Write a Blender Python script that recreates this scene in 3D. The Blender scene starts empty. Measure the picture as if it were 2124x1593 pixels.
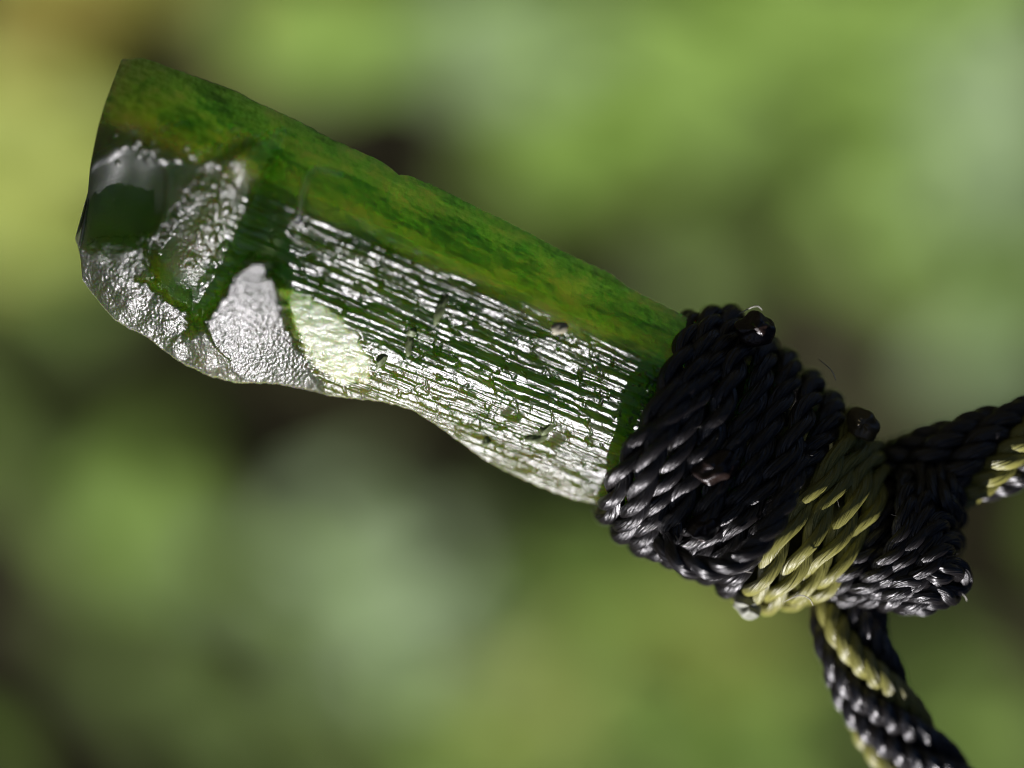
import bpy, math, random
import numpy as np
from mathutils import Vector, Matrix

random.seed(7)
rng = np.random.default_rng(7)
scene = bpy.context.scene
COL = scene.collection

# ------------------------------------------------------------------ frame
# The pendant hangs from its cord.  Shapes are modelled in millimetres in a
# local frame (x, y across the picture, z towards the viewer) and turned into
# world metres; world up runs along the hanging direction.
TH = math.radians(-50)
c_, s_ = math.cos(TH), math.sin(TH)
RGT = Vector((s_, 0, c_))
UPV = Vector((-c_, 0, s_))
BCK = Vector((0, -1, 0))
ROT = np.array([[RGT.x, UPV.x, BCK.x], [RGT.y, UPV.y, BCK.y], [RGT.z, UPV.z, BCK.z]])
ORG = np.array([0.0, 0.0, 0.9])
CAM_Z = 142.0
MMPX = CAM_Z * 0.36 / 2124.0          # mm per photo pixel in the plane z = 0


def world(p):
    p = np.asarray(p, dtype=float)
    return p @ ROT.T * 0.001 + ORG


def mm(px, py, z=0.0):
    """photo pixel + depth -> local millimetres, pendant lean included"""
    px = np.asarray(px, dtype=float)
    py = np.asarray(py, dtype=float)
    x = (px - 1062) * MMPX
    y = (796.5 - py) * MMPX
    return np.stack([x, y, np.asarray(z) - 0.12 * (x - 1.0)], axis=-1)


# ------------------------------------------------------------------ camera
cam_d = bpy.data.cameras.new("camera")
cam = bpy.data.objects.new("camera", cam_d)
COL.objects.link(cam)
cam_d.lens = 100
cam_d.sensor_width = 36
cam_d.clip_start = 0.004
cam_d.clip_end = 200
cam_d.dof.use_dof = True
cam_d.dof.focus_distance = 0.1388
cam_d.dof.aperture_fstop = 9.0
cp = world([0, 0, CAM_Z])
cam.matrix_world = Matrix(((RGT.x, UPV.x, BCK.x, cp[0]), (RGT.y, UPV.y, BCK.y, cp[1]),
                           (RGT.z, UPV.z, BCK.z, cp[2]), (0, 0, 0, 1)))
scene.camera = cam

# ------------------------------------------------------------------ sun, sky, exposure
L_LOC = np.array([-0.20, -0.96, 0.12])
L = Vector(ROT @ L_LOC).normalized()
sun_d = bpy.data.lights.new("sun", 'SUN')
sun_d.energy = 5.0
sun_d.angle = math.radians(0.5)
sun_d.color = (1.0, 0.955, 0.985)
sun = bpy.data.objects.new("sun", sun_d)
COL.objects.link(sun)
sun.rotation_euler = L.to_track_quat('Z', 'Y').to_euler()
sun.location = Vector(ORG) + L * 3

w = bpy.data.worlds.new("World")
scene.world = w
w.use_nodes = True
nt = w.node_tree
nt.nodes.clear()
sky = nt.nodes.new('ShaderNodeTexSky')
sky.sky_type = 'NISHITA'
sky.sun_disc = False
sky.air_density = 0.12
sky.dust_density = 0.2
sky.sun_elevation = math.asin(L.z)
sky.sun_rotation = math.atan2(L.x, L.y)
bg = nt.nodes.new('ShaderNodeBackground')
bg.inputs['Strength'].default_value = 0.05
wo = nt.nodes.new('ShaderNodeOutputWorld')
nt.links.new(sky.outputs[0], bg.inputs['Color'])
nt.links.new(bg.outputs[0], wo.inputs['Surface'])

vs = scene.view_settings
vs.view_transform = 'Standard'
vs.look = 'None'
vs.gamma = 1
vs.exposure = 0.33
scene.cycles.use_denoising = True
scene.cycles.filter_width = 1.1
scene.cycles.max_bounces = 12
scene.cycles.transmission_bounces = 8
scene.cycles.sample_clamp_indirect = 6


# ------------------------------------------------------------------ noise
def _hash(ix, iy, seed):
    h = (ix.astype(np.int64) * 374761393 + iy.astype(np.int64) * 668265263 + seed * 974634777) & 0xFFFFFFFF
    h = ((h ^ (h >> 13)) * 1274126177) & 0xFFFFFFFF
    h = (h ^ (h >> 16)) & 0xFFFFFFFF
    return h


def perlin(x, y, seed=0):
    x, y = np.broadcast_arrays(np.asarray(x, float), np.asarray(y, float))
    ix, iy = np.floor(x), np.floor(y)
    fx, fy = x - ix, y - iy
    ux, uy = fx * fx * fx * (fx * (fx * 6 - 15) + 10), fy * fy * fy * (fy * (fy * 6 - 15) + 10)

    def g(dx, dy):
        a = _hash(ix + dx, iy + dy, seed) / 4294967296.0 * 2 * np.pi
        return np.cos(a) * (fx - dx) + np.sin(a) * (fy - dy)
    a, b, c, d = g(0, 0), g(1, 0), g(0, 1), g(1, 1)
    return 1.4 * ((a * (1 - ux) + b * ux) * (1 - uy) + (c * (1 - ux) + d * ux) * uy)


def sstep(a, b, x):
    t = np.clip((x - a) / (b - a), 0, 1)
    return t * t * (3 - 2 * t)


def poly_sd(X, Y, pts):
    """signed distance to a polygon, positive inside"""
    pts = np.asarray(pts, float)
    d = np.full(X.shape, 1e9)
    ins = np.zeros(X.shape, bool)
    n = len(pts)
    for i in range(n):
        a, b = pts[i], pts[(i + 1) % n]
        e = b - a
        t = np.clip(((X - a[0]) * e[0] + (Y - a[1]) * e[1]) / (e @ e), 0, 1)
        d = np.minimum(d, np.hypot(X - a[0] - t * e[0], Y - a[1] - t * e[1]))
        cond = ((a[1] > Y) != (b[1] > Y))
        if b[1] != a[1]:
            ins ^= cond & (X < (b[0] - a[0]) * (Y - a[1]) / (b[1] - a[1]) + a[0])
    return np.where(ins, d, -d)


def line_d(X, Y, pts):
    pts = np.asarray(pts, float)
    d = np.full(X.shape, 1e9)
    for a, b in zip(pts[:-1], pts[1:]):
        e = b - a
        t = np.clip(((X - a[0]) * e[0] + (Y - a[1]) * e[1]) / (e @ e), 0, 1)
        d = np.minimum(d, np.hypot(X - a[0] - t * e[0], Y - a[1] - t * e[1]))
    return d


# ------------------------------------------------------------------ objects
def props(o, label=None, cat=None, group=None, kind=None):
    if label: o['label'] = label
    if cat: o['category'] = cat
    if group: o['group'] = group
    if kind: o['kind'] = kind
    return o


def empty(name, loc):
    o = bpy.data.objects.new(name, None)
    o.location = loc
    o.empty_display_size = 0.002
    COL.objects.link(o)
    return o


def link(name, me, mat=None, parent=None, loc=None):
    o = bpy.data.objects.new(name, me)
    if mat and not me.materials:
        me.materials.append(mat)
    COL.objects.link(o)
    if parent: o.parent = parent
    if loc is not None: o.location = loc
    return o


def grid_mesh(name, V, quads, tris=None, uv=None, smooth=True):
    """mesh from numpy arrays; uv is per vertex of each quad loop"""
    me = bpy.data.meshes.new(name)
    V = np.asarray(V, np.float32)
    nq = len(quads)
    ntq = 0 if tris is None else len(tris)
    loops = np.asarray(quads, np.int32).ravel()
    starts = np.arange(nq, dtype=np.int32) * 4
    if ntq:
        loops = np.concatenate([loops, np.asarray(tris, np.int32).ravel()])
        starts = np.concatenate([starts, nq * 4 + np.arange(ntq, dtype=np.int32) * 3])
    me.vertices.add(len(V))
    me.vertices.foreach_set('co', V.ravel())
    me.loops.add(len(loops))
    me.loops.foreach_set('vertex_index', loops)
    me.polygons.add(nq + ntq)
    me.polygons.foreach_set('loop_start', starts)
    me.update(calc_edges=True)
    me.polygons.foreach_set('use_smooth', np.full(nq + ntq, smooth, bool))
    if uv is not None:
        lay = me.uv_layers.new(name='UVMap')
        u = np.asarray(uv, np.float32)
        if len(u) < len(loops):
            u = np.concatenate([u, np.zeros((len(loops) - len(u), 2), np.float32)])
        lay.data.foreach_set('uv', u.ravel())
    me.validate()
    return me


# ------------------------------------------------------------------ materials
class NT:
    def __init__(self, name):
        self.m = bpy.data.materials.new(name)
        self.m.use_nodes = True
        self.t = self.m.node_tree
        self.t.nodes.clear()
        self.out = self.n('ShaderNodeOutputMaterial')

    def n(self, typ, **kw):
        nd = self.t.nodes.new(typ)
        for k, v in kw.items():
            if k.startswith('i_'):
                nd.inputs[k[2:].replace('_', ' ')].default_value = v
            else:
                setattr(nd, k, v)
        return nd

    def l(self, a, b):
        self.t.links.new(a, b)

    def noise(self, vec, scale, detail=3, rough=0.55, mapping=None):
        if mapping:
            mp = self.n('ShaderNodeMapping')
            mp.inputs['Scale'].default_value = mapping
            self.l(vec, mp.inputs['Vector'])
            vec = mp.outputs[0]
        nd = self.n('ShaderNodeTexNoise')
        nd.inputs['Scale'].default_value = scale
        nd.inputs['Detail'].default_value = detail
        nd.inputs['Roughness'].default_value = rough
        self.l(vec, nd.inputs['Vector'])
        return nd.outputs['Fac']

    def ramp(self, fac, stops):
        r = self.n('ShaderNodeValToRGB')
        els = r.color_ramp.elements
        while len(els) < len(stops):
            els.new(0.5)
        for e, (p, c) in zip(els, stops):
            e.position = p
            e.color = (*c, 1) if len(c) == 3 else c
        self.l(fac, r.inputs['Fac'])
        return r.outputs['Color']

    def math(self, op, a, b=None, clamp=False):
        nd = self.n('ShaderNodeMath', operation=op, use_clamp=clamp)
        for i, x in enumerate((a, b)):
            if x is None: continue
            if isinstance(x, (int, float)): nd.inputs[i].default_value = x
            else: self.l(x, nd.inputs[i])
        return nd.outputs[0]

    def mix(self, fac, a, b):
        nd = self.n('ShaderNodeMix', data_type='RGBA')
        if isinstance(fac, (int, float)): nd.inputs[0].default_value = fac
        else: self.l(fac, nd.inputs[0])
        for i, x in ((6, a), (7, b)):
            if isinstance(x, tuple): nd.inputs[i].default_value = (*x, 1)
            else: self.l(x, nd.inputs[i])
        return nd.outputs[2]


def crystal_material():
    t = NT('green_crystal')
    uv = t.n('ShaderNodeUVMap').outputs[0]           # u = mm along the crystal, v = mm across
    att = t.n('ShaderNodeVertexColor', layer_name='surface')
    sep = t.n('ShaderNodeSeparateColor')
    t.l(att.outputs['Color'], sep.inputs[0])
    frost, milky, dark = sep.outputs[0], sep.outputs[1], sep.outputs[2]
    n_big = t.noise(uv, 1.0, 3, 0.6, (0.22, 0.75, 1))
    n_str = t.noise(uv, 1.0, 4, 0.65, (0.8, 4.5, 1))
    n_spk = t.noise(uv, 3.2, 4, 0.7)
    f = t.math('ADD', t.math('MULTIPLY', n_big, 0.75), t.math('MULTIPLY', n_str, 0.45))
    f = t.math('ADD', f, t.math('MULTIPLY', t.math('SUBTRACT', n_spk, 0.7), 0.5))
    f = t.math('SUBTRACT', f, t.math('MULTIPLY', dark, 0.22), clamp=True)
    body = t.ramp(f, [(0.26, (0.20, 0.30, 0.06)), (0.40, (0.40, 0.56, 0.12)), (0.50, (0.60, 0.80, 0.20)),
                      (0.64, (0.84, 0.94, 0.32))])
    body = t.mix(milky, body, (0.72, 0.86, 0.60))
    sss = t.n('ShaderNodeBsdfPrincipled')
    t.l(body, sss.inputs['Base Color'])
    sss.inputs['Subsurface Weight'].default_value = 1.0
    sss.inputs['Subsurface Radius'].default_value = (12.0, 20.0, 4.0)
    sss.inputs['Subsurface Scale'].default_value = 0.001
    sss.inputs['Subsurface Anisotropy'].default_value = 0.7
    sss.inputs['IOR'].default_value = 1.62
    gl = t.n('ShaderNodeBsdfPrincipled')
    gl.inputs['Base Color'].default_value = (0.90, 0.95, 0.80, 1)
    gl.inputs['Transmission Weight'].default_value = 1.0
    gl.inputs['IOR'].default_value = 1.62
    rough = frost
    # micro relief
    b1 = t.noise(uv, 1.0, 3, 0.7, (5, 26, 1))
    b2 = t.noise(uv, 14.0, 2, 0.6)
    hgt = t.math('ADD', t.math('MULTIPLY', b1, 0.5), t.math('MULTIPLY', t.math('MULTIPLY', b2, frost), 1.0))
    bump = t.n('ShaderNodeBump')
    bump.inputs['Strength'].default_value = 0.5
    bump.inputs['Distance'].default_value = 0.00006
    t.l(hgt, bump.inputs['Height'])
    for nd in (sss, gl):
        nd.inputs['Coat Weight'].default_value = 0.3
        nd.inputs['Coat Roughness'].default_value = 0.12
        t.l(bump.outputs[0], nd.inputs['Coat Normal'])
        t.l(rough, nd.inputs['Roughness'])
        t.l(bump.outputs[0], nd.inputs['Normal'])
    mx = t.n('ShaderNodeMixShader')
    cloudy = t.math('MAXIMUM', att.outputs['Alpha'], t.math('MULTIPLY', milky, 0.75))
    fac = t.math('SUBTRACT', 1.0, t.math('MULTIPLY', cloudy, 0.85), clamp=True)
    t.l(fac, mx.inputs[0])
    t.l(sss.outputs[0], mx.inputs[1])
    t.l(gl.outputs[0], mx.inputs[2])
    t.l(mx.outputs[0], t.out.inputs['Surface'])
    va = t.n('ShaderNodeVolumeAbsorption')
    va.inputs['Color'].default_value = (0.53, 0.725, 0.20, 1)
    va.inputs['Density'].default_value = 720
    t.l(va.outputs[0], t.out.inputs['Volume'])
    return t.m


def cord_material(name, lo, hi, rough, spec=0.5):
    t = NT(name)
    uv = t.n('ShaderNodeUVMap').outputs[0]           # u = mm along, v = turns around
    fib = t.noise(uv, 1.0, 3, 0.6, (0.35, 10, 1))
    blot = t.noise(uv, 1.0, 2, 0.6, (0.9, 2.0, 1))
    col = t.mix(t.math('ADD', t.math('MULTIPLY', fib, 0.6), t.math('MULTIPLY', blot, 0.4)), lo, hi)
    p = t.n('ShaderNodeBsdfPrincipled')
    t.l(col, p.inputs['Base Color'])
    p.inputs['Specular IOR Level'].default_value = spec
    p.inputs['IOR'].default_value = 1.54
    t.l(t.math('ADD', t.math('MULTIPLY', blot, 0.25), rough - 0.12), p.inputs['Roughness'])
    p.inputs['Anisotropic'].default_value = 0.55
    p.inputs['Anisotropic Rotation'].default_value = 0.25
    tg = t.n('ShaderNodeTangent', direction_type='UV_MAP')
    t.l(tg.outputs[0], p.inputs['Tangent'])
    bump = t.n('ShaderNodeBump')
    bump.inputs['Strength'].default_value = 1.0
    bump.inputs['Distance'].default_value = 0.0003
    t.l(fib, bump.inputs['Height'])
    t.l(bump.outputs[0], p.inputs['Normal'])
    t.l(p.outputs[0], t.out.inputs['Surface'])
    return t.m


def plain(name, col, rough=0.6, spec=0.4, var=0.3, scale=900, bump=0.0):
    t = NT(name)
    oc = t.n('ShaderNodeTexCoord').outputs['Object']
    nz = t.noise(oc, scale, 4, 0.6)
    p = t.n('ShaderNodeBsdfPrincipled')
    t.l(t.mix(nz, tuple(x * (1 - var) for x in col), tuple(min(1, x * (1 + var)) for x in col)), p.inputs['Base Color'])
    p.inputs['Roughness'].default_value = rough
    p.inputs['Specular IOR Level'].default_value = spec
    if bump:
        b = t.n('ShaderNodeBump')
        b.inputs['Strength'].default_value = 0.6
        b.inputs['Distance'].default_value = bump
        t.l(nz, b.inputs['Height'])
        t.l(b.outputs[0], p.inputs['Normal'])
    t.l(p.outputs[0], t.out.inputs['Surface'])
    return t.m


def leaf_material(name, col, trans=0.35, rough=0.45):
    t = NT(name)
    oc = t.n('ShaderNodeTexCoord').outputs['Object']
    nz = t.noise(oc, 60, 3, 0.6)
    c = t.mix(nz, tuple(x * 0.75 for x in col), tuple(min(1, x * 1.25) for x in col))
    p = t.n('ShaderNodeBsdfPrincipled')
    t.l(c, p.inputs['Base Color'])
    p.inputs['Roughness'].default_value = rough
    p.inputs['Specular IOR Level'].default_value = 0.08
    tr = t.n('ShaderNodeBsdfTranslucent')
    t.l(c, tr.inputs['Color'])
    mx = t.n('ShaderNodeMixShader')
    mx.inputs[0].default_value = trans
    t.l(p.outputs[0], mx.inputs[1])
    t.l(tr.outputs[0], mx.inputs[2])
    t.l(mx.outputs[0], t.out.inputs['Surface'])
    return t.m


M_CRY = crystal_material()
M_BLACK = cord_material('black_waxed_cord', (0.003, 0.0026, 0.0024), (0.022, 0.019, 0.019), 0.32, 1.0)
M_OLIVE = cord_material('olive_waxed_cord', (0.15, 0.145, 0.028), (0.43, 0.42, 0.11), 0.40, 0.7)
M_MELT = plain('melted_cord', (0.022, 0.013, 0.010), 0.3, 0.6, 0.6, 1100, 0.0003)
M_MELT_OLIVE = plain('melted_olive_cord', (0.09, 0.07, 0.03), 0.3, 0.6, 0.5, 1500, 0.00008)
M_MELT_PALE = plain('melted_pale_cord', (0.30, 0.31, 0.24), 0.5, 0.4, 0.4, 1500, 0.00008)
M_GRAIN = plain('grey_mineral', (0.16, 0.20, 0.09), 0.5, 0.4, 0.5, 2500, 0.00006)
M_TAN = plain('tan_mineral', (0.38, 0.36, 0.25), 0.5, 0.4, 0.3, 2500, 0.00005)
M_FIBRE = plain('pale_fibre', (0.5, 0.48, 0.42), 0.4, 0.5, 0.2)
M_FUZZ = plain('cord_fuzz', (0.28, 0.27, 0.24), 0.4, 0.5, 0.4)
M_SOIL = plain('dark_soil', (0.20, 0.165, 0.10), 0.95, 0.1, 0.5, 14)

# ================================================================== CRYSTAL
LOWER = [(190, 585), (223, 631), (254, 665), (288, 684), (322, 701), (356, 730), (398, 758), (449, 780), (497, 793),
         (554, 792), (596, 796), (653, 809), (695, 820), (729, 824), (800, 831), (856, 847), (875, 858), (912, 882),
         (971, 926), (1011, 954), (1064, 982), (1126, 1010), (1188, 1033), (1251, 1047), (1340, 1085)]
UPPER = [(272, 141), (314, 142), (339, 147), (381, 162), (415, 175), (469, 193), (506, 207), (562, 236), (622, 261),
         (694, 300), (750, 323), (807, 351), (833, 374), (850, 372), (911, 397), (982, 433), (1049, 464), (1111, 496),
         (1173, 529), (1266, 571), (1297, 597), (1328, 614), (1375, 636), (1421, 660), (1500, 705)]


def build_crystal():
    NS, NV, NB = 940, 420, 44
    s = np.linspace(0, 1, NS)
    lo, up = np.array(LOWER, float), np.array(UPPER, float)
    bx = 190 + (1340 - 190) * s
    tx = 272 + (1500 - 272) * s
    by = np.interp(bx, lo[:, 0], lo[:, 1])
    ty = np.interp(tx, up[:, 0], up[:, 1])
    by0 = np.convolve(np.pad(by, 20, mode='edge'), np.ones(41) / 41, mode='valid')
    by = by + 2.2 * perlin(s * 70, 0.3, 5) + 1.2 * perlin(s * 170, 0.3, 6)
    ty = ty + 1.6 * perlin(s * 90, 0.7, 8)
    v = np.linspace(0, 1, NV)
    S, Vv = np.meshgrid(s, v, indexing='ij')
    # the end edge swells to the left
    bulge = -20 * np.sin(np.pi * np.clip(v, 0, 1)) ** 1.0 - 16 * np.exp(-((v - 0.19) / 0.05) ** 2)
    fall = np.exp(-s / 0.05)
    PX = bx[:, None] * (1 - v) + tx[:, None] * v + bulge[None, :] * fall[:, None]
    PY = by[:, None] * (1 - v) + ty[:, None] * v
    W = np.hypot(tx - bx, ty - by) * MMPX              # width in mm at s
    yl = 745 + 0.3775 * (PX - 450)
    yu = 261 + 0.4814 * (PX - 622)
    Fv = (yl - PY) / (yl - yu)                         # 0..1 between the straight edges of the prism
    vm = Fv * 10.8
    sm = (PX - 190) * MMPX * 1.08
    # ---- base facets: lower facet towards the sun, middle facet, upper facet
    prof_v = np.array([-0.3, 0, 0.30, 0.66, 0.74, 1.0, 1.3])
    prof_z = np.array([-1.7, 0.8, 3.25, 5.0, 4.85, 2.4, -0.6])
    vf = np.linspace(-0.3, 1.3, 1601)
    pz = np.interp(vf, prof_v, prof_z)
    k = np.exp(-np.linspace(-2, 2, 41) ** 2)
    pz = np.convolve(np.pad(pz, 20, mode='edge'), k / k.sum(), mode='valid')
    z0 = np.interp(Fv, vf, pz)
    E = 0.34 + 0.66 * np.sqrt(np.clip(1 - (1 - np.clip(S / 0.23, 0, 1)) ** 2, 0, 1))
    z = z0 * E + 0.10 * perlin(sm / 5, vm / 3, 2)

    # ---- regions (photo pixels)
    def soft(pts, w):
        wob = 9 * perlin(PX / 26, PY / 26, 40) + 5 * perlin(PX / 10, PY / 10, 41)
        return sstep(-w, w, poly_sd(PX, PY, pts) + wob)
    dome = soft([(508, 578), (545, 543), (582, 552), (604, 605), (622, 680), (650, 760), (690, 840), (500, 830), (425, 775),
                 (402, 705), (440, 668), (478, 622)], 15)
    band = soft([(150, 540), (230, 505), (330, 500), (335, 555), (310, 585), (350, 610), (440, 680), (470, 730),
                 (520, 800), (400, 800), (200, 640)], 6)
    spark = soft([(360, 480), (410, 400), (450, 350), (540, 300), (560, 318), (500, 370), (450, 480), (425, 560),
                  (400, 560), (390, 500)], 12)
    endf = soft([(350, 520), (450, 380), (600, 285), (590, 330), (520, 460), (440, 590), (428, 680), (340, 610)], 9)
    left = sstep(60, -45, PX - (612 - (PY - 300) * 0.49) + 30 * perlin(PX / 40, PY / 25, 95) + 14 * perlin(PX / 14, PY / 9, 96))         # left of the slanted groove
    top_left = soft([(255, 120), (420, 160), (620, 262), (560, 310), (430, 360), (340, 330), (240, 300), (220, 250)], 20)
    milky = soft([(600, 608), (640, 612), (700, 652), (750, 700), (775, 745), (768, 785), (715, 795), (665, 765), (630, 700)], 9) * (0.8 + 0.3 * perlin(PX / 30, PY / 14, 97))
    milky = np.clip(milky, 0, 1)
    striat = (1 - left) * (1 - dome) * (1 - milky)
    upper = sstep(0.64, 0.74, Fv + 0.03 * perlin(sm / 3, vm / 2, 11))
    lower = 1 - sstep(0.20, 0.36, Fv + 0.05 * perlin(sm / 2.5, vm / 1.4, 12))
    midm = (1 - upper) * (1 - lower)

    # ---- end facet: dull plane leaning to the left
    zp = 3.5 + (PX - 480) * MMPX * 0.52 + (560 - PY) * MMPX * 0.25
    z = z * (1 - endf) + np.minimum(zp, z + 0.5) * endf
    # groove that cuts it off
    gd = line_d(PX, PY, [(608, 292), (560, 400), (500, 520), (445, 610), (425, 675)])
    gw = 26 + 20 * sstep(300, 560, PY)
    z -= 0.75 * np.exp(-(gd / gw) ** 2) * sstep(270, 380, PY) * (1 - dome)
    # conchoidal bowl in the end
    qx = (PX - 275 + 14 * perlin(PX / 60, PY / 60, 61)) / 108
    qy = (PY - 436 + 14 * perlin(PX / 60, PY / 60, 62)) / 108
    q = np.sqrt(qx ** 2 + qy ** 2 + 0.5 * qx * qy)
    bowl = sstep(1.12, 0.82, q)
    z -= 0.9 * np.clip(1.06 - q ** 2, 0, 2) * sstep(1.04, 0.85, q)
    # frosted lip below the bowl
    ld = line_d(PX, PY, [(215, 545), (250, 512), (300, 516), (345, 498), (395, 470), (430, 420)])
    z += 0.16 * np.exp(-(ld / 18) ** 2)
    # frosted band: leans towards the lower edge
    hb = (by0[:, None] - PY) * MMPX
    zb2 = 0.15 + 1.0 * hb
    zb2 = -0.3 * np.logaddexp(-zb2 / 0.3, -(z + 0.6) / 0.3) + 0.10 * perlin(PX / 34, PY / 34, 111)
    z = z * (1 - band) + zb2 * band
    # raised scar
    sd = line_d(PX, PY, [(712, 374), (672, 362), (652, 382), (645, 420), (641, 468)])
    z += 0.26 * np.exp(-(sd / 6) ** 2)
    for (x, y, r, h) in [(616, 484, 20, .22), (598, 456, 13, .2), (632, 470, 10, .2), (758, 543, 16, .22), (350, 332, 24, .3),
                         (312, 292, 16, .2), (345, 352, 14, .2), (368, 352, 14, .22), (322, 318, 10, .18), (505, 287, 10, .15),
                         (475, 290, 9, .15), (420, 328, 10, .15), (1140, 905, 26, -.35), (1062, 858, 18, -.3), (965, 880, 12, -.2)]:
        rr = ((PX - x) / r) ** 2 + ((PY - y) / (r * 0.75)) ** 2
        z += h * np.exp(-rr * 1.6)
    # beads of the etched skin above the hollow and along the slanted ridge
    br = np.random.default_rng(11)
    for k in range(120):
        if k < 34: x, y = 335 + 55 * br.normal() * 0.6, 318 + 40 * br.normal() * 0.6
        elif k < 62: t_ = br.random(); x, y = 400 + 165 * t_ + 16 * br.normal(), 345 - 45 * t_ + 12 * br.normal()
        else: t_ = br.random(); x, y = 545 - 125 * t_ + 14 * br.normal(), 310 + 250 * t_ + 10 * br.normal()
        r = 5 + 5 * br.random() ** 2
        rr = ((PX[:400] - x) ** 2 + (PY[:400] - y) ** 2) / (r * r)
        z[:400] += (0.6 * r * MMPX) * np.sqrt(np.clip(1 - rr, 0, 1)) ** 1.2
    # ---- growth striations: terraces running along the crystal
    wx = sm + 0.2 * perlin(sm / 1.1 + 3, vm / 0.5, 81) + 0.2 * perlin(sm / 0.4, vm / 0.3, 82)
    wy = vm + 0.028 * perlin(sm / 0.9, vm / 0.6 + 9, 83) + 0.02 * perlin(sm / 0.35, vm / 0.3, 84)
    warp = 0.28 * perlin(sm / 10, vm / 0.9, 21) + 0.13 * perlin(sm / 3.2, vm / 0.45, 22)
    on = sstep(-0.25, 0.25, perlin(wx / 2.6, wy / 0.7, 23) + 0.10)

    def terrace(qq, edge):
        f = np.floor(qq)
        return f + sstep(edge, 1.0, qq - f) - qq
    z += midm * striat * (0.30 * on * terrace(wy / 0.85 + warp, 0.72) + 0.10 * terrace(wy / 0.31 + 1.6 * warp, 0.55))
    z += lower * striat * (0.19 * (0.10 + 0.90 * on) * terrace(wy / 0.42 + 1.3 * warp, 0.5) + 0.06 * terrace(wy / 0.17 + 2 * warp, 0.5))
    amp = striat * (0.30 * upper + 1.0 * midm + 0.7 * lower)
    z += amp * (0.045 * perlin(wx / 2.2, wy / 0.26, 24) + 0.022 * perlin(wx / 0.9, wy / 0.14, 25))
    # breaks across the striations, small pits and crumbs
    ca, sa = math.cos(0.6), math.sin(0.6)
    rx, ry = wx * ca + wy * sa, -wx * sa + wy * ca
    z -= (midm + 0.5 * lower) * striat * 0.15 * sstep(0.36, 0.66, perlin(wx / 0.5, wy / 0.8, 26))
    z -= (midm + lower) * striat * 0.12 * sstep(0.40, 0.7, perlin(rx / 0.5, ry / 0.35, 29))
    z += (midm * 0.5 + lower) * striat * (0.034 * perlin(wx / 0.55, wy / 0.16, 27) + 0.024 * perlin(rx / 0.17, ry / 0.13, 28)
                                          + 0.04 * perlin(wx / 1.6, wy / 0.6, 30) + 0.03 * perlin(rx / 0.9, ry / 0.5, 93))
    # frosted grain
    fr = np.clip(dome + band + spark * 0.9 + 0.25 * endf + 0.45 * striat * (1 - sstep(0.02, 0.13, Fv + 0.06 * perlin(sm / 1.5, vm / 0.8, 105))), 0, 1)
    gx, gy = PX * 0.8 + PY * 0.6 + 5 * perlin(PX / 19, PY / 19, 91), PY * 0.8 - PX * 0.6 + 5 * perlin(PX / 17, PY / 21, 92)
    z += fr * (0.018 * perlin(gx / 9, gy / 9, 31) + 0.032 * perlin(PX / 5.6, PY / 5.6, 32) + 0.020 * perlin(gx / 3.9, gy / 3.9, 42))
    z += (band + 0.8 * spark) * (0.08 * perlin(PX / 30, PY / 30, 33) + 0.03 * perlin(PX / 14, PY / 14, 34))
    zd = (PX - 560) * MMPX * 0.16 + (700 - PY) * MMPX * 0.92
    wgt = dome * sstep(0, 1, dome)
    z = z * (1 - wgt) + (2.45 + zd + 0.45 * (1 - ((PX - 545) ** 2 + (PY - 690) ** 2) / 125 ** 2) + (z - z0 * E) * 1.0) * wgt
    z += dome * 0.04 * perlin(PX / 30, PY / 30, 35)
    z += milky * (0.05 * perlin(PX / 34, PY / 16, 36) + 0.02 * perlin(PX / 10, PY / 7, 37))
    z += upper * (1 - left) * 0.035 * perlin(sm / 1.2, vm / 0.5, 38)
    z += top_left * 0.03 * perlin(PX / 22, PY / 30, 39)
    # ---- assemble the closed shell
    front = mm(PX, PY, z)
    bp_v = np.array([1.0, 1.004, 0.93, 0.55, 0.16, -0.004, 0.0])
    bp_z = np.array([1.0, 0.0, -2.6, -4.3, -3.0, -0.3, 0.0])
    tb = np.linspace(0, 6, NB + 2)[1:-1]
    bv = np.interp(tb, np.arange(7), bp_v)
    bz = np.interp(tb, np.arange(7), bp_z)
    Eb = E[:, :1]
    zr = z[:, -1:]
    bz2 = np.where(bv[None, :] > 0.985, zr * np.clip(bz[None, :], 0, 1), bz[None, :] * Eb + np.where(bv[None, :] < 0.17, z[:, :1] * (0.16 - bv[None, :]) / 0.17, 0))
    BX = bx[:, None] * (1 - bv) + tx[:, None] * bv + (np.interp(bv, v, bulge))[None, :] * fall[:, None]
    BY = by[:, None] * (1 - bv) + ty[:, None] * bv
    bz2 = bz2 + 0.12 * perlin(BX / 40, BY / 26, 51) + 0.06 * perlin(sm[:, :1] / 2, bv[None, :] * 30, 52)
    back = mm(BX, BY, bz2)
    ring = np.concatenate([front, back], axis=1)
    NR = NV + NB
    Vv3 = world(ring.reshape(-1, 3))
    i = np.arange(NS - 1)[:, None] * NR
    j = np.arange(NR)[None, :]
    j2 = (j + 1) % NR
    quads = np.stack([i + j, i + NR + j, i + NR + j2, i + j2], -1).reshape(-1, 4)
    cen = world(np.stack([ring[0].mean(0), ring[-1].mean(0)]))
    n0 = len(Vv3)
    Vall = np.concatenate([Vv3, cen])
    r = np.arange(NR)
    t0 = np.stack([np.full(NR, n0), r, (r + 1) % NR], -1)
    t1 = np.stack([np.full(NR, n0 + 1), (NS - 1) * NR + (r + 1) % NR, (NS - 1) * NR + r], -1)
    um = np.concatenate([sm, np.repeat(sm[:, :1], NB, 1)], 1).ravel()
    vmm = np.concatenate([vm, 10.8 * (2 - bv[None, :]) + 0 * sm[:, :1]], 1).ravel()
    UV = np.stack([um, vmm], -1)
    base = np.array([np.nan])
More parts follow.
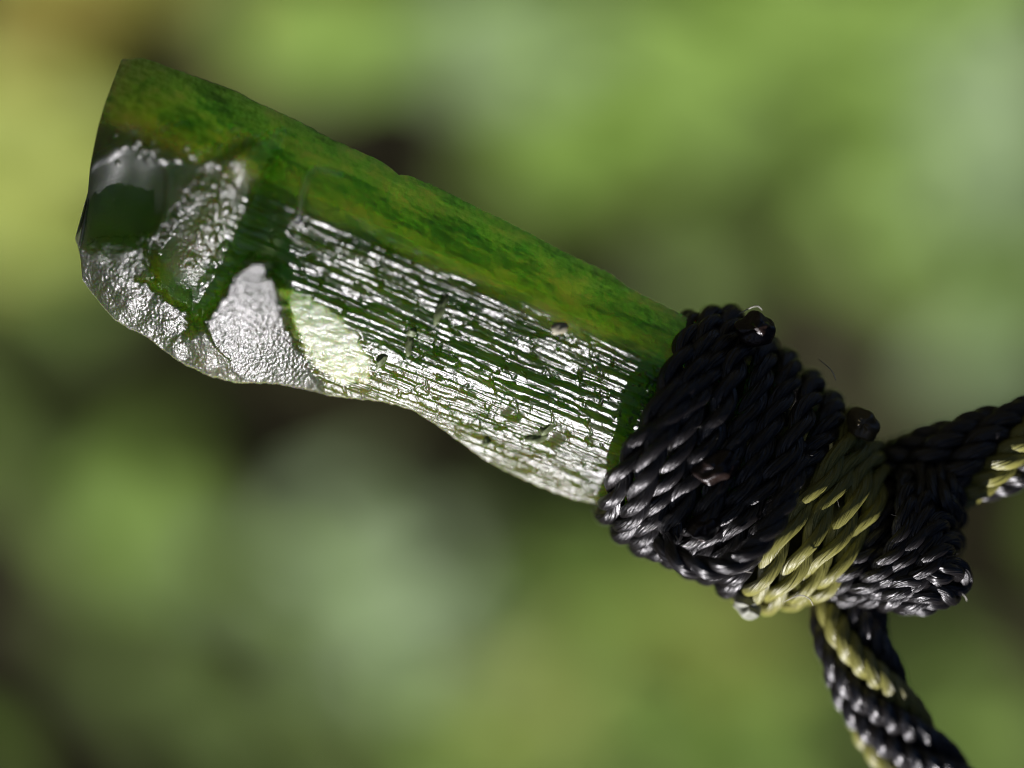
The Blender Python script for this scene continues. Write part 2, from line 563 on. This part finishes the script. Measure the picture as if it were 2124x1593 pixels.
    org = world(mm(760, 560, 0))
    me = grid_mesh('crystal', Vall - org, quads, np.concatenate([t0, t1]), UV[quads.ravel()])
    col = np.zeros((NS, NR, 4), np.float32)
    col[..., 0] = 0.5
    col[:, :NV, 0] = np.clip(0.27 + 0.11 * fr + 0.04 * lower * striat + 0.08 * upper * (1 - left) + 0.26 * bowl + 0.25 * milky, 0, 1)
    col[:, :NV, 1] = np.clip(milky + 0.05 * dome + 0.05 * band + 0.55 * np.exp(-(sd / 7) ** 2), 0, 1)
    col[:, :NV, 2] = np.clip(midm * striat + 0.9 * bowl + 0.5 * np.exp(-(gd / 34) ** 2) * sstep(280, 360, PY), 0, 1)  # shade put into the body colour of middle facet, bowl and groove
    col[..., 3] = 0.5
    veil = sstep(-0.35, 0.45, 0.7 * perlin(sm / 2.6, vm / 0.9, 101) + 0.6 * perlin(sm / 0.9, vm / 0.3, 102) + 0.3 * perlin(PX / 16, PY / 16, 103))
    cl = np.clip(0.10 + np.clip(0.30 + 0.16 * veil + 0.60 * sstep(0.80, 0.98, Fv + 0.05 * perlin(sm / 2, vm / 2, 104)), 0, 0.95) * upper * (1 - bowl) * (1 - spark) + (0.08 + 0.08 * veil) * top_left * sstep(1.1, 2.0, q) + 0.0 * endf + 0.04 * midm * (1 - left), 0, 1)
    cl = np.clip(cl * (1 - 0.9 * bowl) * (1 - 0.9 * band) * (1 - 0.92 * dome) * (0.25 + 0.75 * sstep(1.0, 1.9, q)), 0.03, 1)
    col[:, :NV, 3] = cl
    att = me.color_attributes.new('surface', 'FLOAT_COLOR', 'POINT')
    full = np.concatenate([col.reshape(-1, 4), np.zeros((2, 4), np.float32)])
    att.data.foreach_set('color', full.ravel())
    return me, org, (PX, PY, front)


cry_me, cry_org, CG = build_crystal()
pend = empty('crystal', cry_org)
props(pend, 'rough translucent green crystal with white glinting striations, held by cord', 'crystal')
link('crystal_body', cry_me, M_CRY, pend)


def surf(px, py):
    PX, PY, F = CG
    k = np.argmin((PX - px) ** 2 + (PY - py) ** 2)
    return F.reshape(-1, 3)[k]


def blob_mesh(name, a, b, h, ang, seed, dir3=None):
    """small irregular lump, half-axes a, b, h in mm"""
    nu, nv = 16, 9
    th = np.linspace(0, 2 * np.pi, nu, endpoint=False)
    ph = np.linspace(0, np.pi, nv)
    P, T = np.meshgrid(ph, th, indexing='ij')
    x, y, zz = np.sin(P) * np.cos(T), np.sin(P) * np.sin(T), np.cos(P)
    rr = 1 + 0.5 * perlin(x * 1.7 + seed * 3.1, y * 1.7 + zz * 1.3, seed) + 0.25 * perlin(x * 4 + seed, y * 4 + zz * 3, seed + 1)
    x, y, zz = x * rr * a, y * rr * b, zz * rr * h
    ca, sa = math.cos(ang), math.sin(ang)
    V = np.stack([x * ca - y * sa, x * sa + y * ca, zz], -1).reshape(-1, 3)
    i = np.arange(nv - 1)[:, None] * nu
    j = np.arange(nu)[None, :]
    q = np.stack([i + j, i + nu + j, i + nu + (j + 1) % nu, i + (j + 1) % nu], -1).reshape(-1, 4)
    return grid_mesh(name, V @ ROT.T * 0.001, q)


GR = [(921, 640, 34, 9, 70, M_GRAIN), (856, 712, 30, 8, 80, M_GRAIN), (803, 742, 26, 9, 55, M_GRAIN), (1136, 885, 22, 10, 50, M_GRAIN),
      (1112, 905, 22, 12, 10, M_GRAIN), (1158, 684, 17, 12, 20, M_TAN),
      (1010, 915, 12, 7, 70, M_GRAIN), (862, 690, 11, 10, 0, M_GRAIN)]
for k, (x, y, a, b, ang, m) in enumerate(GR):
    me = blob_mesh('mineral_grain', a * MMPX, b * MMPX, 0.13, math.radians(ang), k + 3)
    g = link('mineral_grain', me, m, pend)
    g.location = world(surf(x, y)) - cry_org


# ================================================================== CORDS
def resample(P, step):
    P = np.asarray(P, float)
    d = np.r_[0, np.cumsum(np.linalg.norm(np.diff(P, axis=0), axis=1))]
    n = max(4, int(d[-1] / step))
    t = np.linspace(0, d[-1], n)
    return np.stack([np.interp(t, d, P[:, i]) for i in range(3)], -1), t


def catmull(P, n=14):
    P = np.asarray(P, float)
    Q = np.vstack([2 * P[0] - P[1], P, 2 * P[-1] - P[-2]])
    out = []
    t = np.linspace(0, 1, n, endpoint=False)[:, None]
    for i in range(1, len(Q) - 2):
        a, b, c, d = Q[i - 1], Q[i], Q[i + 1], Q[i + 2]
        out.append(0.5 * (2 * b + (c - a) * t + (2 * a - 5 * b + 4 * c - d) * t ** 2 + (3 * b - a - 3 * c + d) * t ** 3))
    out.append(P[-1:])
    return np.vstack(out)


def frames(P):
    T = np.gradient(P, axis=0)
    T /= np.linalg.norm(T, axis=1)[:, None]
    N = np.zeros_like(P)
    a = np.array([0, 0, 1.0]) if abs(T[0, 2]) < 0.9 else np.array([1.0, 0, 0])
    n = np.cross(T[0], a)
    for i in range(len(P)):
        n = n - T[i] * (n @ T[i])
        n /= np.linalg.norm(n)
        N[i] = n
    return T, N, np.cross(T, N)


def tube(P, R, org, sides=10, spin=0.0, taper=0.35, wob=0.0, seed=0):
    """round ply along P (mm), closed ends, fibre UVs"""
    P, t = resample(P, 0.16)
    T, N, B = frames(P)
    n = len(P)
    rad = np.full(n, R) * (1 + wob * perlin(t * 0.9, seed * 1.7 + 0.3, seed))
    if taper:
        e = np.minimum(t, t[-1] - t)
        rad = rad * np.clip(0.25 + e / taper, 0, 1)
    ang = np.linspace(0, 2 * np.pi, sides, endpoint=False)
    c, s = np.cos(ang), np.sin(ang)
    V = P[:, None, :] + rad[:, None, None] * (N[:, None, :] * c[None, :, None] + B[:, None, :] * s[None, :, None])
    nv_ = V - P[:, None, :]
    nv_ = nv_ / np.maximum(np.linalg.norm(nv_, axis=2, keepdims=True), 1e-6)
    SKIN.append(np.concatenate([V, nv_], 2).reshape(-1, 6)[::7])
    i = np.arange(n - 1)[:, None] * sides
    j = np.arange(sides)[None, :]
    q = np.stack([i + j, i + (j + 1) % sides, i + sides + (j + 1) % sides, i + sides + j], -1).reshape(-1, 4)
    u0 = np.broadcast_to(t[:-1, None], (n - 1, sides))
    u1 = np.broadcast_to(t[1:, None], (n - 1, sides))
    w0 = np.broadcast_to((np.arange(sides) / sides)[None, :], (n - 1, sides))
    w1 = w0 + 1.0 / sides
    uv = np.stack([np.stack([u0, w0 + u0 * spin], -1), np.stack([u0, w1 + u0 * spin], -1),
                   np.stack([u1, w1 + u1 * spin], -1), np.stack([u1, w0 + u1 * spin], -1)], -2).reshape(-1, 2)
    uv = uv + seed * 3.37
    caps0 = np.stack([np.full(sides, n * sides), (np.arange(sides) + 1) % sides, np.arange(sides)], -1)
    e0 = (n - 1) * sides
    caps1 = np.stack([np.full(sides, n * sides + 1), e0 + np.arange(sides), e0 + (np.arange(sides) + 1) % sides], -1)
    Va = np.concatenate([V.reshape(-1, 3), P[:1], P[-1:]])
    return grid_mesh('ply', world(Va) - org, q, np.concatenate([caps0, caps1]), uv)


_seed = [0]
SKIN = []                       # points and normals on the plies, for the fuzz


def twisted(name, P, R, parent, mat, nply=3, pitch=3.4, phase=0.0, sign=1, fat=1.12, step=0.14):
    """a cord of nply twisted plies along P: an Empty-free part with plies as sub-parts"""
    P, t = resample(P, step)
    T, N, B = frames(P)
    rp = R / (1 + 1 / math.sin(math.pi / nply)) if nply > 2 else R / 2
    off = R - rp
    org = np.array(parent.location)
    root = None
    for j in range(nply):
        _seed[0] += 1
        a = phase + 2 * np.pi * j / nply + sign * 2 * np.pi * t / pitch
        c = P + off * (N * np.cos(a)[:, None] + B * np.sin(a)[:, None])
        me = tube(c, rp * fat, org, 10, 0.12, 0.3, 0.10, _seed[0])
        if root is None:
            root = link(name, me, mat, parent)
        else:
            link('ply', me, mat, root)
    return root


wrap = empty('cord_wrapping', world(mm(1600, 980, 0)))
props(wrap, 'black and olive waxed cord wound tightly round the right end of the crystal', 'cord wrapping')

T_B = [(1436, 668), (1476, 655), (1520, 655), (1562, 682), (1604, 722), (1648, 752), (1692, 790), (1733, 834)]
B_B = [(1252, 1062), (1284, 1102), (1316, 1126), (1352, 1138), (1392, 1158), (1430, 1178), (1466, 1192), (1502, 1214)]
T_O = [(1774, 864), (1804, 896), (1828, 934), (1842, 975)]
B_O = [(1540, 1242), (1584, 1250), (1634, 1244), (1684, 1236)]
T_K = [(1858, 1010), (1874, 1052)]
B_K = [(1722, 1232), (1768, 1230)]


def winding(t, b, zf, R, mat, name, nply, pitch, k):
    t, b = np.array(t, float), np.array(b, float)
    cen, wv = (t + b) / 2, (t - b) / 2
    nrm = np.array([-wv[1], wv[0]]) / np.hypot(*wv)
    if nrm[0] < 0: nrm = -nrm
    th = np.linspace(-0.5 * np.pi, 1.5 * np.pi, 120)     # starts and ends behind
    co, si = np.cos(th), np.sin(th)
    zf = zf + 0.22 * np.sin(th * 3 + 1.9 * k)
    zz = np.where(si > 0, zf * np.abs(si) ** 0.75, -3.6 * np.abs(si) ** 0.75)
    side = 7 * np.sin(th * 2 + k) + 4 * np.sin(th * 5 + 2.3 * k) + 18 * (th - 0.5 * np.pi) / np.pi * 0.6
    X = cen[0] + wv[0] * co + nrm[0] * side
    Y = cen[1] + wv[1] * co + nrm[1] * side
    return twisted(name, mm(X, Y, zz), R, wrap, mat, nply, pitch, 1.1 * k + 0.4 * math.sin(k * 5), 1)


nb = len(T_B)
for k in range(nb):
    f = k / (nb - 1)
    winding(T_B[k], B_B[k], 5.5 - 0.7 * f + 0.25 * math.sin(k * 2.3), 0.64 + 0.04 * math.sin(k * 3.1), M_BLACK, 'black_winding', 3 if k % 3 else 2, 3.9 + 0.5 * math.sin(k * 1.7), k)
for k in range(4):
    winding(T_O[k], B_O[k], 4.9 - 0.25 * k, 0.57, M_OLIVE, 'olive_winding', 2, 5.2, k + 20)
for k in range(2):
    winding(T_K[k], B_K[k], 4.0 - 0.3 * k, 0.56, M_BLACK, 'black_winding', 3, 3.5, k + 30)

# melted cord ends pressed into the wrapping
for k, (x, y, z, a, b, h, ang, m) in enumerate([
        (1556, 684, 4.4, 1.05, 0.9, 0.9, 20, M_MELT), (1468, 965, 5.4, 1.25, 0.85, 0.6, 25, M_MELT),
        (1450, 1080, 4.7, 1.0, 0.8, 0.7, 60, M_MELT), (1778, 878, 3.8, 0.9, 0.75, 0.8, -40, M_MELT_OLIVE), (1548, 1252, 2.2, 0.85, 0.6, 0.7, -30, M_MELT_PALE)]):
    me = blob_mesh('melted_cord_end', a, b, h, math.radians(ang), 60 + k)
    o = link('melted_cord_end', me, m, wrap)
    o.location = world(mm(x, y, z)) - np.array(wrap.location)
    sub = o.modifiers.new('smooth', 'SUBSURF')
    sub.levels = sub.render_levels = 2

# knot strands
KN = [
    [(1905, 945, -1), (1880, 985, 2.5), (1866, 1040, 4.6), (1850, 1120, 5.0), (1800, 1195, 4.2), (1745, 1240, 2.0), (1735, 1240, -1)],
    [(1925, 935, -1), (1915, 990, 3.0), (1900, 1060, 4.8), (1878, 1130, 5.2), (1832, 1200, 4.4), (1790, 1244, 2.4), (1780, 1240, -1)],
    [(1890, 935, 1), (1915, 985, 3.6), (1950, 1040, 4.4), (1985, 1075, 2.6), (1990, 1085, -1)],
    [(1925, 925, 1), (1950, 985, 3.6), (1975, 1030, 3.6), (2000, 1050, 1.0)],
    [(1985, 1110, -1), (1965, 1085, 3.0), (1930, 1080, 5.0), (1900, 1120, 5.2), (1880, 1180, 4.6)],
    [(1995, 1150, -1), (1975, 1120, 3.4), (1935, 1130, 5.4), (1905, 1165, 5.6), (1870, 1210, 4.6), (1835, 1240, 2.5)],
    [(1870, 1150, 3.8), (1920, 1180, 5.6), (1965, 1172, 5.2), (1985, 1200, 3.8), (1962, 1228, 4.2), (1915, 1222, 4.8), (1875, 1248, 3.6), (1868, 1256, 1)],
    [(1990, 1180, 0), (1975, 1220, 2.6), (1930, 1246, 3.6), (1890, 1252, 2.8), (1850, 1250, 0)],
    [(1838, 1252, 0), (1832, 1240, 3.6), (1856, 1205, 5.0), (1900, 1190, 5.0), (1935, 1200, 4.6)],
    [(1845, 1000, 0), (1880, 1000, 0.5), (1950, 1090, 1.5), (1930, 1180, 1.5), (1850, 1220, 1.0), (1780, 1220, 0)],
    [(1930, 980, 0), (1965, 1060, 1.2), (1965, 1150, 1.2), (1930, 1210, 1.2), (1860, 1225, 1)],
]
for k, pts in enumerate(KN):
    pts = np.array(pts, float)
    cv = catmull(pts)
    twisted('knot_strand', mm(cv[:, 0], cv[:, 1], cv[:, 2]), 0.56, wrap, M_BLACK, 3, 3.4, k * 1.3, 1)

cv = catmull(np.array([(1362, 1108, 4.2), (1400, 1150, 5.2), (1462, 1166, 5.6), (1520, 1148, 6.0), (1572, 1098, 6.0), (1612, 1030, 5.6), (1640, 960, 5.0), (1650, 925, 4.0)], float))
twisted('loose_end_strand', mm(cv[:, 0], cv[:, 1], cv[:, 2]), 0.58, wrap, M_BLACK, 3, 3.8, 0.7, 1)

# stray fibres
for k, pts in enumerate([[(1478, 1180, 4.6), (1492, 1172, 5.6), (1503, 1165, 5.9), (1520, 1170, 5.8), (1548, 1178, 5.0)],
                         [(1520, 655, 5.0), (1545, 642, 5.4), (1558, 640, 5.6), (1566, 648, 5.4)],
                         [(1690, 745, 3.5), (1712, 768, 4.4), (1722, 790, 4.4)],
                         [(1390, 1100, 4.6), (1396, 1112, 5.2), (1394, 1124, 4.9)],
                         [(1975, 1218, 4.4), (1990, 1232, 4.5), (1994, 1242, 4.2)],
                         [(1612, 1236, 5.2), (1640, 1222, 5.6), (1662, 1230, 5.4), (1672, 1246, 5.0)]]):
    cv = catmull(np.array(pts, float))
    link('loose_fibre', tube(mm(cv[:, 0], cv[:, 1], cv[:, 2]), 0.026, np.array(wrap.location), 5, 0, 0.2), M_FIBRE, wrap)


# short fuzz standing off the plies of the wrapping
fz = np.random.default_rng(5)
FV, FQ = [], []
nf = 0
PS = np.concatenate(SKIN)
PS = PS[PS[:, 5] > -0.15]
for row in PS[fz.integers(0, len(PS), 330)]:
    P0, out = row[:3], row[3:]
    d1 = out * 0.5 + fz.normal(size=3) * 0.45
    d2 = d1 + fz.normal(size=3) * 0.4
    ln = fz.uniform(0.10, 0.42)
    cc = catmull(np.array([P0 - 0.05 * out, P0 + d1 * ln * 0.6, P0 + (d1 + d2) * ln * 0.6]), 3)
    T_, N_, B_ = frames(cc)
    for i_, c0 in enumerate(cc):
        for a_ in (0, 2.094, 4.189):
            FV.append(c0 + 0.007 * (N_[i_] * math.cos(a_) + B_[i_] * math.sin(a_)))
    for i_ in range(len(cc) - 1):
        for a_ in range(3):
            q0 = nf + i_ * 3
            FQ.append((q0 + a_, q0 + (a_ + 1) % 3, q0 + 3 + (a_ + 1) % 3, q0 + 3 + a_))
    nf += 3 * len(cc)
fu = link('fuzz', grid_mesh('fuzz', world(np.array(FV)) - np.array(wrap.location), np.array(FQ)), M_FUZZ, wrap)
props(fu, kind='stuff')


def rope(name, pts, Rtot, phase, pitch, label, olive):
    cv = catmull(np.array(pts, float))
    P = mm(cv[:, 0], cv[:, 1], cv[:, 2])
    root = empty(name, world(P[0]))
    props(root, label, 'cord', 'necklace cords leaving the knot')
    P, t = resample(P, 0.15)
    T, N, B = frames(P)
    n = 6
    rs = Rtot / 3.0
    off = Rtot - rs
    for j in range(n):
        a = phase + 2 * np.pi * j / n - 2 * np.pi * t / pitch
        c = P + off * (N * np.cos(a)[:, None] + B * np.sin(a)[:, None])
        ol = j in olive
        twisted('olive_strand' if ol else 'black_strand', c, rs * 1.03, root, M_OLIVE if ol else M_BLACK, 3, 3.3, j * 1.9, 1)
    link('core_strand', tube(P, rs * 0.9, np.array(root.location), 10, 0.1, 0.3), M_BLACK, root)
    return root


rope('braided_cord', [(1878, 1002, 0.0), (1950, 975, 1.6), (2040, 944, 2.2), (2124, 920, 2.4), (2240, 892, 2.2), (2400, 845, 1.0)],
     2.35, 4.15, 15.0, 'black braided cord with an olive strand leaving the knot at upper right', (3,))
rope('braided_cord', [(1775, 1215, 0.0), (1764, 1285, 0.8), (1787, 1375, 0.8), (1830, 1465, 0.4), (1885, 1550, 0.0), (1955, 1630, -0.5), (2060, 1730, -1.5)],
     2.0, -0.1, 17.5, 'black braided cord with an olive strand running down to the bottom edge', (0, 3))

# ================================================================== FOLIAGE BEHIND
def leaf_mesh(name, mat, Ln, Wd, fold, curl):
    """leaf with pointed tip, folded midrib and bent blade; base at the origin, blade along +Y, face +Z"""
    nu = 9
    u = np.linspace(0, 1, nu)
    hw = Wd / 2 * np.sin(np.pi * u ** 0.8) ** 0.8 + 1e-5
    V, q = [], []
    for i in range(nu):
        zc = -curl * Ln * u[i] ** 2
        for k, f in enumerate((-1, -0.5, 0, 0.5, 1)):
            V.append((hw[i] * f, Ln * u[i], zc + fold * hw[i] * abs(f) - 0.25 * fold * hw[i] * f * f))
    for i in range(nu - 1):
        for k in range(4):
            a = i * 5 + k
            q.append((a, a + 1, a + 6, a + 5))
    me = grid_mesh(name, np.array(V), np.array(q))
    me.materials.append(mat)
    return me


LEAFM = {
    'y': leaf_material('yellow_green_leaf', (0.33, 0.39, 0.08), 0.2),
    'g': leaf_material('bright_green_leaf', (0.20, 0.32, 0.055), 0.2),
    'm': leaf_material('mid_green_leaf', (0.15, 0.23, 0.05), 0.35),
    'p': leaf_material('pale_green_leaf', (0.24, 0.34, 0.15), 0.2, 0.35),
    'o': leaf_material('olive_leaf', (0.26, 0.22, 0.04), 0.3),
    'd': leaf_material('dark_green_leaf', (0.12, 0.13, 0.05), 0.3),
}
LEAVES = {k: [leaf_mesh('leaf', m, 0.040, 0.026, 0.25, 0.15), leaf_mesh('leaf', m, 0.046, 0.024, 0.4, 0.3)] for k, m in LEAFM.items()}

SHRUBS = {}
for key, loc, lab in (('left', (-0.02, 0.36, 0.0), 'blurred yellow green shrub along the left edge beside the crystal tip'),
                      ('upper', (-0.08, 0.40, 0.0), 'blurred bright green shrub filling the background above the crystal and cord'),
                      ('lower', (0.10, 0.44, 0.0), 'blurred pale green shrub filling the background below the crystal')):
    SHRUBS[key] = empty('shrub', loc)
    props(SHRUBS[key], lab, 'shrub', 'blurred shrubs behind the crystal')


def place_leaf(px, py, zloc, kind, face, size, spin):
    """leaf centred behind the given point of view, its face tilted towards the sun by face (0..1)"""
    k = (CAM_Z - zloc) / CAM_Z
    pl = np.array([(px - 1062) * MMPX * k, (796.5 - py) * MMPX * k, zloc])
    n = Vector((-0.16 * face, -0.95 * face, 0.75 + 0.25 * (1 - face))).normalized()
    n = Vector(ROT @ np.array(n))
    q = n.to_track_quat('Z', 'Y')
    R = q.to_matrix() @ Matrix.Rotation(spin, 3, 'Z')
    shrub = SHRUBS['left' if px < 420 and py < 800 else 'upper' if py < 820 else 'lower']
    o = bpy.data.objects.new('leaf', random.choice(LEAVES[kind]))
    COL.objects.link(o)
    o.parent = shrub
    o.rotation_mode = 'QUATERNION'
    o.rotation_quaternion = R.to_quaternion()
    o.scale = (size, size, size)
    o.location = Vector(world(pl)) - shrub.location - R @ Vector((0, 0.02 * size, 0))
    return o


# (x, y, spread, count, kind, facing the sun 0..1)
CL = [
    (40, 330, 110, 6, 'y', 1.0), (130, 420, 90, 5, 'y', 1.0), (60, 180, 90, 4, 'y', .9), (60, 520, 80, 3, 'y', .8), (-60, 250, 70, 4, 'y', 1.0), (-40, 450, 70, 4, 'y', 1.0), (180, 20, 110, 3, 'o', .6),
    (190, 270, 80, 5, 'y', 1.0), (20, 60, 60, 2, 'o', .7), (120, 640, 60, 1, 'm', .8),
    (610, 50, 80, 3, 'y', .55), (760, 30, 80, 4, 'g', .9), (920, 40, 80, 3, 'p', .8), (540, 60, 80, 2, 'g', .6), (720, 100, 50, 1, 'g', .7),
    (1080, 110, 110, 4, 'p', .8), (1170, 240, 110, 4, 'g', .8), (1120, 330, 80, 2, 'g', .7), (1250, 60, 110, 4, 'g', .9), (1400, 60, 130, 6, 'g', 1.0), (1560, 80, 130, 6, 'g', 1.0),
    (1720, 60, 110, 5, 'g', 1.0), (1860, 110, 110, 5, 'g', .75), (2060, 120, 130, 5, 'p', .8), (1950, 40, 100, 4, 'g', .9),
    (1400, 240, 110, 4, 'g', .7), (1280, 350, 80, 2, 'g', .6), (1900, 310, 110, 5, 'g', .8), (1980, 430, 110, 4, 'p', .7), (2080, 300, 100, 3, 'p', .7),
    (1850, 480, 90, 2, 'g', .6), (1560, 260, 80, 2, 'm', .7), (1700, 330, 60, 1, 'm', .6), (1430, 600, 80, 2, 'm', .8), (1480, 480, 80, 2, 'm', .6),
    (2080, 680, 90, 2, 'p', .5), (1980, 580, 90, 2, 'g', .5), (1800, 600, 80, 1, 'm', .8), (1960, 770, 70, 1, 'm', .7),
    (270, 1050, 60, 4, 'g', .8), (240, 1120, 60, 3, 'g', .8), (350, 1120, 60, 2, 'g', .6), (150, 1020, 50, 1, 'm', .7), (460, 1180, 60, 1, 'p', .5),
    (720, 1110, 80, 4, 'p', .9), (830, 1210, 80, 5, 'p', 1.0), (920, 1290, 80, 4, 'p', .9), (620, 1240, 80, 2, 'g', .7), (700, 1360, 90, 2, 'p', .5),
    (1180, 1180, 90, 3, 'g', .7), (1350, 1220, 90, 4, 'g', .9), (1480, 1350, 110, 5, 'y', .65), (1290, 1400, 110, 5, 'g', .9), (1120, 1470, 100, 4, 'y', .65),
    (950, 1520, 110, 5, 'g', .8), (1500, 1530, 120, 5, 'g', 1.0), (1340, 1560, 100, 4, 'g', .8), (780, 1550, 100, 2, 'm', .8), (1620, 1430, 90, 3, 'g', .9),
    (2000, 1450, 80, 2, 'g', .7), (2080, 1560, 90, 3, 'g', .8), (1950, 1340, 60, 1, 'm', .8), (330, 1420, 110, 3, 'm', .9), (470, 1530, 100, 3, 'm', .9),
    (130, 1230, 70, 1, 'm', .7), (200, 1330, 70, 1, 'm', .8), (60, 950, 60, 1, 'm', .7), (1110, 1080, 50, 1, 'm', .6), (60, 1500, 80, 1, 'o', .4),
]
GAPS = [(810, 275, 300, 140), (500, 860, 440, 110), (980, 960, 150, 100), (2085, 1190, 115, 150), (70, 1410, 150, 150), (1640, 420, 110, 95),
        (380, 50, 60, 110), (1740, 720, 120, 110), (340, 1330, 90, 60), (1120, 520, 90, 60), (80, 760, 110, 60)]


def depth(y):
    return -190 - 150 * min(max(y / 1593, -0.2), 1.2) + random.uniform(-25, 25)


for (x, y, sp, n, kind, face) in CL:
    for i in range(int(n * 2.4)):
        lx, ly = x + random.gauss(0, sp * 0.55), y + random.gauss(0, sp * 0.55)
        if any(((lx - gx) / rx) ** 2 + ((ly - gy) / ry) ** 2 < 1 for gx, gy, rx, ry in GAPS):
            continue
        place_leaf(lx, ly, depth(ly), kind, min(1.15, max(0.1, face + random.uniform(-.12, .12))), random.uniform(0.22, 0.44), random.uniform(0, 6.3))
for k in range(90):                                   # the shrub goes on past the edges of the picture
    x, y = random.uniform(-700, 2800), random.uniform(-650, 2200)
    if -60 < x < 2180 and -60 < y < 1650:
        continue
    place_leaf(x, y, depth(y), 'y' if x < 300 and y < 700 else random.choice('gmgy'), random.uniform(.5, 1), random.uniform(0.4, 0.6), random.uniform(0, 6.3))

# stems of the shrub
M_STEM = plain('brown_stem', (0.09, 0.065, 0.04), 0.8, 0.2, 0.4, 60)
for k in range(9):
    shrub = SHRUBS[('left', 'upper', 'lower')[k % 3]]
    x0, y0 = random.uniform(-0.12, 0.2), random.uniform(0.42, 0.56)
    P = [(x0 * 1000 + 60 * math.sin(h * 3 + k) * h, (y0) * 1000, h * 1000) for h in np.linspace(0, 1.1, 12)]
    n = len(P)
    P = np.array(P)
    me = None
    ang = np.linspace(0, 2 * np.pi, 7, endpoint=False)
    rad = np.linspace(6, 2, n)
    V = P[:, None, :] + rad[:, None, None] * np.stack([np.cos(ang), np.sin(ang), 0 * ang], -1)[None]
    i = np.arange(n - 1)[:, None] * 7
    j = np.arange(7)[None]
    q = np.stack([i + j, i + (j + 1) % 7, i + 7 + (j + 1) % 7, i + 7 + j], -1).reshape(-1, 4)
    link('stem', grid_mesh('stem', V.reshape(-1, 3) * 0.001 - np.array(shrub.location), q), M_STEM, shrub)

# dense shaded hedge further back: lumpy inner mass of twigs plus leaves
hedge = empty('hedge', (0.0, 0.95, 0.0))
props(hedge, 'dark shaded hedge deep behind the sunlit leaves, fully out of focus', 'hedge')
nx, nz = 60, 50
X, Z = np.meshgrid(np.linspace(-1.3, 1.3, nx), np.linspace(0, 2.0, nz), indexing='ij')
Yf = -0.06 * perlin(X * 5, Z * 5, 71) - 0.03 * perlin(X * 14, Z * 14, 72)
Vf = np.stack([X, Yf, Z], -1).reshape(-1, 3)
Vb = np.stack([X, Yf * 0 + 0.5, Z], -1).reshape(-1, 3)
i = np.arange(nx - 1)[:, None] * nz
j = np.arange(nz - 1)[None]
qf = np.stack([i + j, i + nz + j, i + nz + j + 1, i + j + 1], -1).reshape(-1, 4)
qb = qf[:, ::-1] + nx * nz
edge = [(a * nz, (a + 1) * nz) for a in range(nx - 1)] + [((a + 1) * nz + nz - 1, a * nz + nz - 1) for a in range(nx - 1)] + \
       [(b + 1, b) for b in range(nz - 1)] + [((nx - 1) * nz + b, (nx - 1) * nz + b + 1) for b in range(nz - 1)]
qe = np.array([(b, a, a + nx * nz, b + nx * nz) for a, b in edge])
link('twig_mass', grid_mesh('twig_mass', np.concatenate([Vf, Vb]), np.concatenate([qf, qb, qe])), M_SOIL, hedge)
# joined leaf carpet of the hedge
lv = leaf_mesh('hl', LEAFM['d'], 0.05, 0.03, 0.3, 0.2)
bv_ = np.array([v.co[:] for v in lv.vertices])
bq_ = np.array([p.vertices[:] for p in lv.polygons])
VV, QQ = [], []
for k in range(2600):
    n = Vector((random.gauss(0, .5), -1, random.gauss(.3, .5))).normalized()
    R = np.array(n.to_track_quat('Z', 'Y').to_matrix() @ Matrix.Rotation(random.uniform(0, 6.3), 3, 'Z'))
    p = np.array([random.uniform(-1.3, 1.3), random.uniform(-0.14, -0.03), random.uniform(0, 2.0)])
    VV.append(bv_ @ R.T * random.uniform(.7, 1.3) + p)
    QQ.append(bq_ + k * len(bv_))
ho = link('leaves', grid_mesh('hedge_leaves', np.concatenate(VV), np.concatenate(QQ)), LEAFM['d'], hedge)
props(ho, kind='stuff')

# ground under the plants
gme = bpy.data.meshes.new('ground')
gme.from_pydata([(-60, -60, 0), (60, -60, 0), (60, 60, 0), (-60, 60, 0)], [], [(0, 1, 2, 3)])
props(link('ground', gme, plain('dark_earth', (0.032, 0.030, 0.018), 0.95, 0.1, 0.5, 14)), kind='structure')  # even dark earth colour, chosen to bounce little sunlight onto the cords
